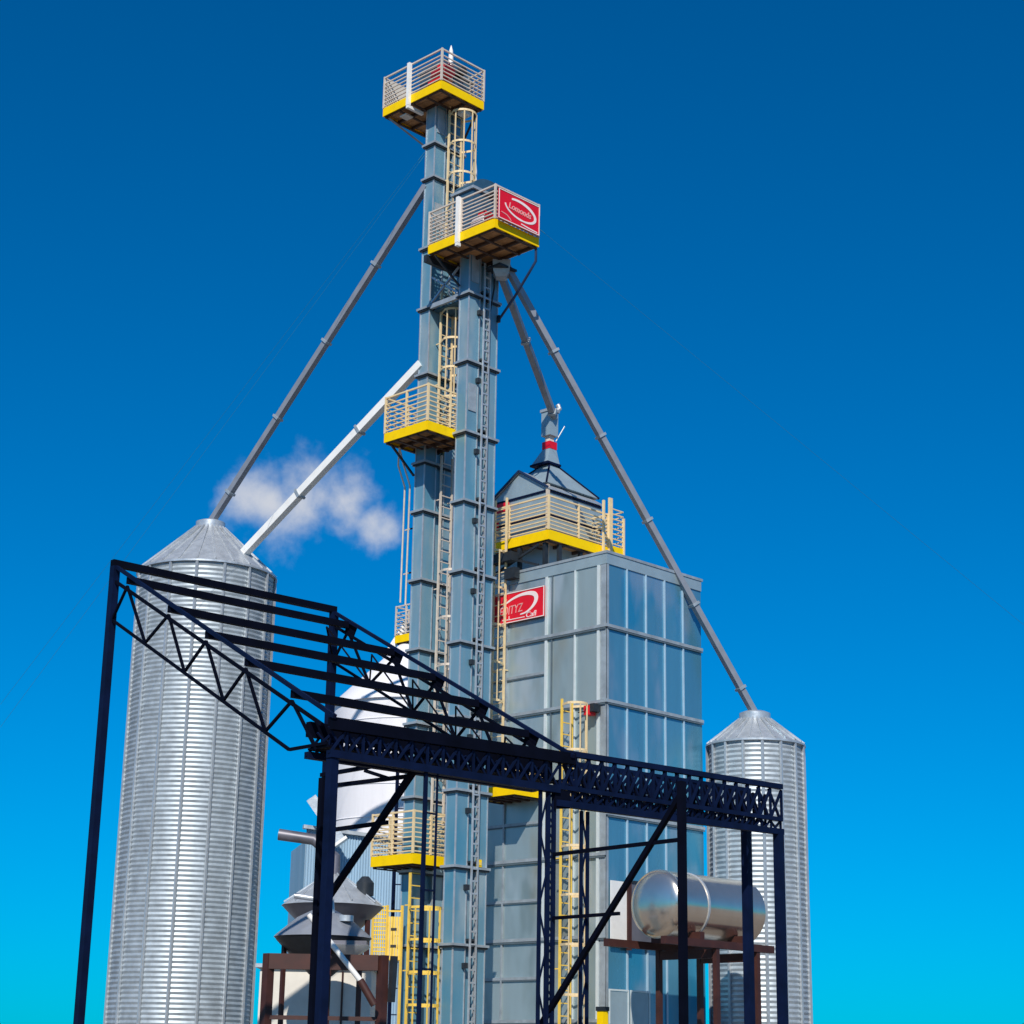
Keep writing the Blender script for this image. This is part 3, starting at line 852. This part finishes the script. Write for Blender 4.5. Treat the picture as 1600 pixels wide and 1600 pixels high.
for g_ in (0.0, GE):
    tr = MB().bar(T(g_, -0.1, RZ(-0.1)), T(g_, HT, RZ(HT)), 0.06, 0.06).build('roof_truss', 'navyb', fr)
    MB().bar(T(g_, 0.2, RZ(0.2) - 0.24), T(g_, HT, RZ(HT) - 0.26), 0.05).build('chord', 'navy', tr)
    MB().bar(T(g_, 0.06, RZ(0.0) - 0.42), T(g_, 1.0, RZ(0.4) - 0.62), 0.045).build('chord', 'navy', tr)
    MB().bar(T(g_, 1.0, RZ(0.4) - 0.62), T(g_, HT, RZ(HT) - 0.95), 0.045).build('chord', 'navy', tr)
    b = MB()
    ks = [0.3, 0.99, 1.65, 2.27, 2.85, 3.46, 4.05, 4.66, 5.35, 6.08, HT]
    lo = lambda q: RZ(q) - (0.93 if q > 1.2 else 0.65)
    for i in range(1, len(ks) - 1, 2):
        b.bar(T(g_, ks[i], RZ(ks[i]) - 0.2), T(g_, ks[i + 1], lo(ks[i + 1])), 0.04)
        b.bar(T(g_, ks[i], RZ(ks[i]) - 0.2), T(g_, ks[i - 1], lo(ks[i - 1])), 0.04)
        if g_ == 0.0:
            b.bar(T(g_ - 0.5, ks[i], RZ(ks[i]) - 0.2), T(g_, ks[i - 1], lo(ks[i - 1])), 0.03)
            b.bar(T(g_ - 0.5, ks[i], RZ(ks[i]) - 0.2), T(g_, ks[i + 1], lo(ks[i + 1])), 0.03)
    b.build('web', 'navy', tr)
    MB().bar(T(g_, HT + 0.05, 0), T(g_, HT + 0.05, RZ(HT) + 0.02), 0.13).build('column', 'navyb', fr)
# head beam on the high side, post under the far end of the eave
MB().bar(T(0.05, HT + 0.08, RZ(HT) + 0.08), T(GE - 0.05, HT + 0.08, RZ(HT) + 0.08), 0.12).build('head_beam', 'navy', fr)
MB().bar(T(GE + 0.08, 0.02, 0), T(GE + 0.08, 0.02, 6.02), 0.13).build('column', 'navyb', fr)
# eave beam and lattice girder below it
MB().bar(T(GE, 0.0, 6.52), T(0.1, 0.0, 6.58), 0.12, 0.18).build('eave_beam', 'navy', fr)
MB().bar(T(GE, 0.55, 6.50), T(0.1, 0.55, 6.50), 0.10, 0.22).build('eave_beam', 'navy', fr)
def lattice(g0, g1, h_, z0, z1, step, w, m, parent, name='lattice'):
    b = MB()
    n = max(1, int(round((g1 - g0) / step)))
    for i in range(n):
        a, c = g0 + (g1 - g0) * i / n, g0 + (g1 - g0) * (i + 1) / n
        b.bar(T(a, h_, z0), T(c, h_, z1), w)
        b.bar(T(a, h_ + w, z1), T(c, h_ + w, z0), w)
        b.bar(T(c, h_, z0), T(c, h_, z1), w)
    return b.build(name, m, parent)
gd = MB().bar(T(GE, 0, 6.08), T(-0.25, 0, 6.05), 0.14, 0.11).build('girder_chord', 'navyb', fr)
MB().bar(T(GE, 0.55, 6.12), T(-0.25, 0.55, 6.12), 0.12, 0.10).build('girder_chord', 'navyb', fr)
MB().bar(T(GE, 0.28, 6.20), T(-0.25, 0.28, 6.20), 0.5, 0.03).build('walkway', 'navy', fr)
lattice(GE, -0.2, 0.0, 6.08, 6.48, 0.30, 0.034, 'navyb', gd)
lattice(GE, -0.2, 0.55, 6.10, 6.48, 0.27, 0.032, 'navyb', gd)
lattice(GE, -0.2, 0.28, 6.22, 6.42, 0.22, 0.028, 'navyb', gd)
# deeper girder at the right of the corner column
GR = 5.2
for h_, zb in ((0.0, 5.86), (0.75, 6.05)):
    gs = -0.15 + h_ * 1.0
    c = MB().bar(T(gs, h_, 6.66), T(GR, h_, 6.70), 0.10, 0.09).build('girder_chord', 'navyb', fr)
    MB().bar(T(gs - 0.15, h_, zb - 0.02), T(GR, h_, zb + 0.04), 0.11, 0.10).build('girder_chord', 'navyb', fr)
    MB().bar(T(gs - 0.15, h_, zb + 0.24), T(GR, h_, zb + 0.26), 0.07, 0.07).build('girder_chord', 'navyb', fr)
    lattice(gs, GR, h_, zb + 0.26, 6.64, 0.30, 0.038, 'navyb', c)
    lattice(gs, GR, h_ + 0.03, zb + 0.02, zb + 0.24, 0.25, 0.032, 'navyb', c)
    b = MB()
    for i in range(14):
        a = random.uniform(gs, GR - 0.4)
        s = random.uniform(0.1, 0.2)
        z = random.uniform(zb + 0.3, 6.45)
        b.prism([T(a, h_ + 0.06, z), T(a + s, h_ + 0.06, z + random.uniform(-.05, .05)), T(a + s * 0.8, h_ + 0.06, z + s), T(a + s * .1, h_ + 0.06, z + s * 1.1)], H * 0.012)
        b.build('gusset', 'navyb', c)
        b = MB()
lattice(0.25, GR, 0.38, 5.95, 6.6, 0.30, 0.035, 'navy', fr, 'cross_bracing')
MB().prism([T(-0.33, -0.03, 5.74), T(0.0, -0.03, 5.78), T(0.0, -0.03, 6.05), T(-0.33, -0.03, 6.05)], H * 0.03).build('gusset', 'navy', fr)
MB().bar(T(GR - 0.1, 0, 0), T(GR - 0.1, 0, 5.86), 0.14).build('column', 'navyb', fr)
MB().bar(T(GR - 0.1, 0.75, 0), T(GR - 0.1, 0.75, 6.06), 0.14).build('column', 'navyb', fr)

# columns
def latcol(g0, g1, h_, z1, m, w=0.055, step=0.22, parent=fr, hd_=0.0):
    c = MB().bar(T(g0, h_, 0), T(g0, h_, z1), w).bar(T(g1, h_, 0), T(g1, h_, z1), w).build('column', m, parent)
    b = MB()
    n = int(z1 / step)
    for i in range(n):
        za, zb = z1 * i / n, z1 * (i + 1) / n
        a, c2 = (g0, g1) if i % 2 else (g1, g0)
        b.bar(T(a, h_ + 0.01, za), T(c2, h_ + 0.01, zb), 0.024)
    b.build('lacing', m, c)
    return c

latcol(-0.62, -0.44, 0.0, 6.0, 'navyb', 0.045, 0.6)
latcol(-0.42, -0.29, 0.04, 6.0, 'navyb', 0.055, 0.12)
latcol(0.42, 0.56, 0.15, 5.8, 'navyb', 0.045, 0.5)
MB().bar(T(-2.95, 0.0, 0), T(-2.95, 0.0, 6.03), 0.05).build('column', 'navyb', fr)
MB().bar(T(-2.70, 0.03, 0), T(-2.70, 0.03, 6.03), 0.026).build('column', 'navyb', fr)
b = MB()
for i in range(5):
    b.bar(T(-2.99, -0.01, 0.9 + i * 1.13), T(-2.70, 0.02, 0.9 + i * 1.13), 0.025)
    b.build('batten', 'navyb', fr)
    b = MB()
# braces that run square to the girder
def onplane(g_, pts):
    return [T(g_, h_, z) for h_, z in pts]
# h positions were measured on the bracing planes of the two column lines
BR = [(-2.95, (0.20, 6.15), (2.55, 4.10), 0.085), (-2.95, (0.35, 6.0), (2.35, 6.05), 0.06), (-2.95, (0.9, 5.35), (2.55, 5.35), 0.06),
      (-0.32, (1.4, 1.2), (-2.75, 5.72), 0.075), (-0.32, (0.0, 5.03), (-2.7, 5.05), 0.055), (-0.32, (0.0, 4.05), (-1.45, 4.05), 0.05)]
for g_, a, b_, w in BR:
    MB().bar(T(g_, *a), T(g_, *b_), w).build('brace', 'navy', fr)
MB().bar(T(-0.32, -2.75, 5.9), T(-0.32, -2.75, 0), 0.1).build('column', 'navy', fr)
MB().bar(T(-2.95, 2.6, 6.2), T(-2.95, 2.6, 0), 0.1).build('column', 'navy', fr)
MB().bar(T(-2.95, 0.1, 6.25), T(-2.95, 2.65, 6.25), 0.06).build('brace', 'navy', fr)
MB().bar(T(-2.95, 1.5, 6.2), T(-2.95, 0.9, 6.02), 0.05).build('brace', 'navy', fr)

# ------------------------------------------------------------------ white bin far behind the towers
def fwdpt(d, lat):          # d metres ahead of the viewer's standpoint, lat metres to the right
    return Vector((fh.x * d + rt.x * lat, fh.y * d + rt.y * lat, 0))

wb = fwdpt(62, -3.25)
t = thing('white_bin', wb, 'big white round bin with conical roof behind the tallest tower', 'grain bin')
prof = [(2.62, 0.0), (2.62, 13.3)]
MB().lathe(prof, wb, 64).build('wall', 'offwhite', t)
MB().lathe([(2.72, 13.25), (2.70, 13.34), (0.5, 15.5), (0.35, 15.55)], wb, 64).build('roof', 'offwhite', t)
for i in range(12):
    MB().lathe([(2.63, 1.05 * (i + 1) - 0.02), (2.645, 1.05 * (i + 1)), (2.63, 1.05 * (i + 1) + 0.02)], wb, 64).build('sheet_joint', 'offwhite', t)
p0 = wb + Vector((-0.1, 0.1, 0))
platform('small far yellow edged platform on top of the white bin, behind the tallest tower', wb.x - 0.55, wb.x + 0.6, wb.y - 0.7, wb.y + 0.3, 15.55, 1.25, 7, railm='rail', post_n=(3, 3))
t = thing('grain_spout', wb + Vector((-0.4, 0.7, 16.2)), 'short white spout dropping onto the white bin roof beside its small platform', 'spout', 'grain spouts')
a = wb + rt * -0.25 + Vector((0, 0, 16.25))
b_ = wb + rt * -0.95 + Vector((0, 0, 15.05))
MB().bar(a, b_, 0.2).build('pipe', 'white', t)
MB().bar(a, a + (a - b_).normalized() * 0.06, 0.3).build('flange', 'flange', t)

# thin lattice mast behind the lowest platform
ms = fwdpt(50, -2.93)
t = thing('lattice_mast', ms, 'thin dark lattice mast standing behind the lowest yellow platform', 'mast')
e1 = rt * 0.26
MB().bar(ms, ms + Vector((0, 0, 9.4)), 0.07).build('leg', 'navyb', t)
MB().bar(ms + e1, ms + e1 + Vector((0, 0, 9.3)), 0.045).build('leg', 'navyb', t)
b = MB()
for i in range(14):
    z = Vector((0, 0, 0.5 + i * 0.66))
    b.bar(ms + z, ms + e1 + z, 0.03)
b.build('rungs', 'navyb', t)

# ------------------------------------------------------------------ pale blue shed at lower left
sh0 = fwdpt(53, -5.6)
e_r = (rt + fh * 0.25).normalized()
e_b = Vector((-e_r.y, e_r.x, 0))
t = thing('blue_shed', sh0, 'pale blue corrugated shed wall behind the grey hoppers at lower left', 'shed')
b = MB()
n = 44
w_ = 3.4
pts = []
for i in range(n * 2 + 1):
    p = sh0 + e_r * (w_ * i / (n * 2)) + e_b * (0.03 if i % 2 else 0.0)
    pts.append(p)
vs = [(p.x, p.y, 0) for p in pts] + [(p.x, p.y, 8.25 - 0.3 * i / len(pts)) for i, p in enumerate(pts)]
k = len(pts)
b.add(vs, [(i, i + 1, k + i + 1, k + i) for i in range(k - 1)])
q = sh0 + e_b * 3
b.prism([sh0 + e_b * 0.08, sh0 + e_r * w_ + e_b * 0.08, q + e_r * w_, q], (0, 0, 7.9))
b.build('wall', 'paleblue', t)
MB().bar(sh0 - e_r * 0.1 + Vector((0, 0, 8.27)), sh0 + e_r * (w_ + 0.1) + Vector((0, 0, 7.97)), 0.25, 0.10).build('roof_edge', 'galv', t)
for i in range(3):
    z = 6.3 - i * 0.12
    MB().bar(sh0 + e_r * 0.8 - e_b * 0.03 + Vector((0, 0, z)), sh0 + e_r * 1.15 - e_b * 0.03 + Vector((0, 0, z)), 0.03, 0.05).build('vent_slat', 'navyb', t)
t = thing('exhaust_pipe', sh0 + Vector((0, 0, 8)), 'pale grey slanting pipe leaning over the blue shed roof', 'pipe')
a = sh0 + rt * 0.15 - fh * 0.5 + Vector((0, 0, 9.0))
b_ = sh0 + rt * 1.0 - fh * 0.5 + Vector((0, 0, 7.85))
MB().bar(a, b_, 0.3, 0.3).build('pipe', 'galv', t)
MB().bar(b_, b_ + (b_ - a).normalized() * 0.08, 0.4, 0.4).build('flange', 'white', t)

# ------------------------------------------------------------------ grey hopper tanks, lower left
h1 = fwdpt(43, -3.87)
t = thing('hopper_tank', h1, 'upper grey hopper tank with a pointed rim at the left edge', 'hopper', 'grey hopper tanks')
MB().lathe([(0.12, 5.98), (0.4, 5.82), (1.08, 5.32), (1.15, 5.26)], h1, 48).build('lid', 'galv', t)
MB().lathe([(1.13, 5.255), (1.06, 5.18), (0.6, 4.75), (0.22, 4.35), (0.16, 4.25)], h1, 48).build('cone', 'hopper', t)
MB().lathe([(0.17, 4.26), (0.17, 3.8)], h1, 24).build('outlet', 'dark', t)
MB().lathe([(0.2, 0.0), (0.2, 0.28), (0.08, 0.42)], h1 + rt * 0.72 - fh * 0.2 + Vector((0, 0, 5.5)), 20).build('hatch', 'dark', t)
MB().pipe([h1 + Vector((0, 0, 5.9)), h1 + Vector((0, 0, 6.35)), h1 - rt * 0.5 + Vector((0, 0, 6.75)), h1 - rt * 1.3 + Vector((0, 0, 6.85))], 0.13, 16).build('dust_duct', 'hopper', t)
for k in range(10):
    a_ = 2 * math.pi * k / 10
    d = Vector((math.cos(a_), math.sin(a_), 0))
    MB().bar(h1 + d * 1.1 + Vector((0, 0, 5.34)), h1 + d * 0.16 + Vector((0, 0, 5.99)), 0.03).build('lid_rib', 'galv', t)
for a_ in (20, 110, 200, 290):
    p = h1 + Vector((math.cos(R_(a_)), math.sin(R_(a_)), 0)) * 0.9
    MB().bar(p, p + Vector((0, 0, 4.95)), 0.09).build('leg', 'brown', t)
h2 = fwdpt(40, -3.78)
t = thing('hopper_tank', h2, 'lower hopper tank with bright lid and dark cone, below the upper one', 'hopper', 'grey hopper tanks')
MB().lathe([(0.15, 4.98), (0.55, 4.78), (0.98, 4.42), (1.02, 4.37)], h2, 48).build('lid', 'spout', t)
MB().lathe([(1.0, 4.365), (0.96, 4.31), (0.5, 3.85), (0.22, 3.6)], h2, 48).build('cone', 'dark', t)
MB().lathe([(0.16, 0), (0.16, 0.12)], h2 + rt * 0.5 - fh * 0.45 + Vector((0, 0, 4.68)), 16).build('manhole', 'galv', t)
MB().pipe([h2 + rt * 0.2 - fh * 0.3 + Vector((0, 0, 4.85)), h2 + rt * 0.2 - fh * 0.3 + Vector((0, 0, 5.1)), h2 - rt * 0.6 - fh * 0.3 + Vector((0, 0, 5.2))], 0.06, 12).build('vent', 'galv', t)
for a_ in (60, 150, 240, 330):
    p = h2 + Vector((math.cos(R_(a_)), math.sin(R_(a_)), 0)) * 0.8
    MB().bar(p, p + Vector((0, 0, 4.2)), 0.08).build('leg', 'brown', t)
t = thing('chute', fwdpt(39.4, -3.2), 'grey hopper chute with dark mouth above the brown frame beam', 'chute')
c_ = fwdpt(39.3, -3.15)
MB().lathe([(0.55, 4.18), (0.52, 4.14), (0.2, 3.97)], c_, 4).build('chute', 'galv', t)
MB().lathe([(0.5, 4.181), (0.5, 4.26)], c_, 4).build('rim', 'hopper', t)

# brown steel support frame
t = thing('brown_frame', fwdpt(38.5, -3.4), 'dark brown steel support frame below the hopper tanks at lower left', 'steel frame')
c0 = fwdpt(38.5, -2.42)
c1 = fwdpt(38.5, -4.7)
MB().bar(c0, c0 + Vector((0, 0, 3.95)), 0.17).build('column', 'brown', t)
MB().bar(c1, c1 + Vector((0, 0, 3.95)), 0.17).build('column', 'brown', t)
MB().bar(c1 + Vector((0, 0, 3.80)), c0 - rt * 0.09 + Vector((0, 0, 3.80)), 0.2, 0.30).build('beam', 'brown', t)
MB().bar(c1 + Vector((0, 0, 2.72)), c0 - rt * 0.09 + Vector((0, 0, 2.72)), 0.08, 0.08).build('beam', 'brown', t)
MB().bar(c0 + rt * 0.22 + Vector((0, 0, 3.94)), c0 + rt * 0.19 + Vector((0, 0, 3.05)), 0.11).build('hanger', 'dark', t)
t = thing('feed_pipe', c0 + Vector((-0.8, 0.2, 3.9)), 'white feed pipe with brown end slanting through the brown frame', 'pipe')
a = c0 + rt * -0.85 - fh * 0.3 + Vector((0, 0, 3.95))
b_ = c0 + rt * -0.42 - fh * 0.3 + Vector((0, 0, 3.45))
d_ = c0 + rt * -0.12 - fh * 0.3 + Vector((0, 0, 2.98))
MB().pipe([a + (a - b_) * 1.5, b_], 0.055, 12).build('pipe', 'white', t)
MB().pipe([b_, d_], 0.075, 12).build('end_sleeve', 'brown', t)
# cream wall behind the frame
wl = fwdpt(42, -5.3)
t = thing('cream_cabin', wl, 'low cream cabin with dark windows behind the brown frame at lower left', 'cabin')
we = rt
b = MB()
b.prism([wl, wl + rt * 2.42, wl + rt * 2.42 + fh * 2.0, wl + fh * 2.0], (0, 0, 3.85)).build('wall', 'cream_wall', t)
for u in (0.4, 1.05, 1.65, 2.04):
    f = MB().prism([wl + rt * u - fh * 0.03 + Vector((0, 0, 2.12)), wl + rt * (u + 0.34) - fh * 0.03 + Vector((0, 0, 2.12)), wl + rt * (u + 0.34) - fh * 0.03 + Vector((0, 0, 2.36)), wl + rt * u - fh * 0.03 + Vector((0, 0, 2.36))], fh * 0.028).build('window', 'black', t)
MB().bar(wl + rt * 1.8 - fh * 0.02 + Vector((0, 0, 0)), wl + rt * 1.8 - fh * 0.02 + Vector((0, 0, 3.8)), 0.03).build('panel_joint', 'brown', t)
MB().prism([wl - rt * 0.1 - fh * 0.1 + Vector((0, 0, 3.855)), wl + rt * 2.5 - fh * 0.1 + Vector((0, 0, 3.855)), wl + rt * 2.5 + fh * 2.1 + Vector((0, 0, 3.855)), wl - rt * 0.1 + fh * 2.1 + Vector((0, 0, 3.855))], (0, 0, 0.08)).build('roof', 'galv', t)

# ------------------------------------------------------------------ silver tank on a brown beam, lower right
TX, TY, TZ, TR = 33.98, 28.60, 5.58, 0.78
t = thing('silver_tank', (TX + 1.5, TY, TZ), 'polished silver horizontal tank with domed end, resting on a brown beam', 'tank')
prof = [(0.0001, 0.0)]
for i in range(1, 9):
    a = math.pi / 2 * i / 8
    prof.append((TR * math.sin(a), 0.28 * (1 - math.cos(a))))
prof += [(TR + 0.015, 0.281), (TR + 0.015, 0.34), (TR, 0.341), (TR, 3.4)]
MB().lathe(prof, (TX, TY, TZ), 64, (1, 0, 0)).build('shell', 'stainless', t)
MB().lathe([(TR + 0.02, 1.2), (TR + 0.02, 1.26)], (TX, TY, TZ), 64, (1, 0, 0)).build('band', 'galv', t)
for x in (TX + 1.0, TX + 2.6):
    MB().box(x - 0.08, x + 0.08, TY - 0.74, TY + 0.74, TZ - TR - 0.06, TZ - TR + 0.16).build('saddle', 'brown', t)
t = thing('support_stand', (TX + 1.5, TY, 0), 'dark brown beam stand carrying the silver tank beside the dryer', 'stand')
for y in (TY - 0.86, TY + 0.86):
    MB().box(TX - 0.55, TX + 3.5, y - 0.08, y + 0.08, TZ - TR - 0.20, TZ - TR - 0.03).build('beam', 'brown', t)
for x in (TX + 1.35, TX + 2.9):
    for y in (TY - 0.86, TY + 0.86):
        MB().box(x - 0.06, x + 0.06, y - 0.06, y + 0.06, 0, TZ - TR - 0.202).build('leg', 'brown', t)
    MB().box(x - 0.06, x + 0.06, TY - 0.78, TY + 0.78, TZ - TR - 0.42, TZ - TR - 0.22).build('cross_beam', 'brown', t)

# small yellow boxes low down
t = thing('control_box', (34.6, 31.2, 3.3), 'small yellow control box at the bottom beside the dryer corner', 'box')
MB().box(34.62, 34.80, 30.6, 30.8, 2.85, 3.2).build('box', 'yellow', t)
MB().box(34.60, 34.82, 30.58, 30.82, 3.202, 3.30).build('lid', 'dark', t)
MB().bar((34.71, 30.7, 0), (34.71, 30.7, 2.85), 0.05).build('post', 'dark', t)
t = thing('control_box', (X0 + 0.75, Y0 - 0.05, 6.6), 'tiny yellow box on the face of the front elevator tower', 'box')
MB().box(X0 + 0.68, X0 + 0.82, Y0 - 0.10, Y0 - 0.02, 6.56, 6.74).build('box', 'yellow', t)
MB().box(X0 + 0.70, X0 + 0.80, Y0 - 0.11, Y0 - 0.101, 6.60, 6.68).build('cover', 'yellow_rail', t)

# ------------------------------------------------------------------ bins that receive the spouts on either side
def bin_(label, c, r, eave, peak, m='flange'):
    t = thing('steel_bin', c, label, 'grain bin', 'round steel bins')
    prof = [(r, 0)]
    n = int(eave / 0.065)
    for i in range(n):
        z = eave * i / n
        prof += [(r + 0.022 * (i % 2), z + eave / n * 0.5)]
    prof += [(r, eave)]
    MB().lathe(prof, c, 72).build('wall', m, t)
    rf = MB().lathe([(r + 0.09, eave - 0.05), (r + 0.09, eave), (0.42, peak - 0.25), (0.42, peak - 0.05), (0.3, peak)], c, 72).build('roof', 'galv', t)
    b = MB()
    for i in range(24):
        a = 2 * math.pi * i / 24
        d = Vector((math.cos(a), math.sin(a), 0))
        b.bar(Vector(c) + d * (r + 0.06) + Vector((0, 0, eave + 0.03)), Vector(c) + d * 0.45 + Vector((0, 0, peak - 0.22)), 0.04, 0.05)
    b.build('roof_ribs', 'galv', rf)
    for i in range(16):
        a = 2 * math.pi * i / 16
        d = Vector((math.cos(a), math.sin(a), 0))
        p = Vector(c) + d * (r + 0.05)
        MB().bar(p, p + Vector((0, 0, eave - 0.06)), 0.06).build('stiffener', 'galv', t)
    return t

bin_('tall ribbed steel bin at left fed by the two left hand spouts', (31.07, 42.59, 0), 1.9, 15.2, 16.85)
bin_('shorter ribbed steel bin right of the dryer fed by the long spout', (R2END[0], R2END[1], 0), 1.25, 10.3, R2END[2] + 0.05)
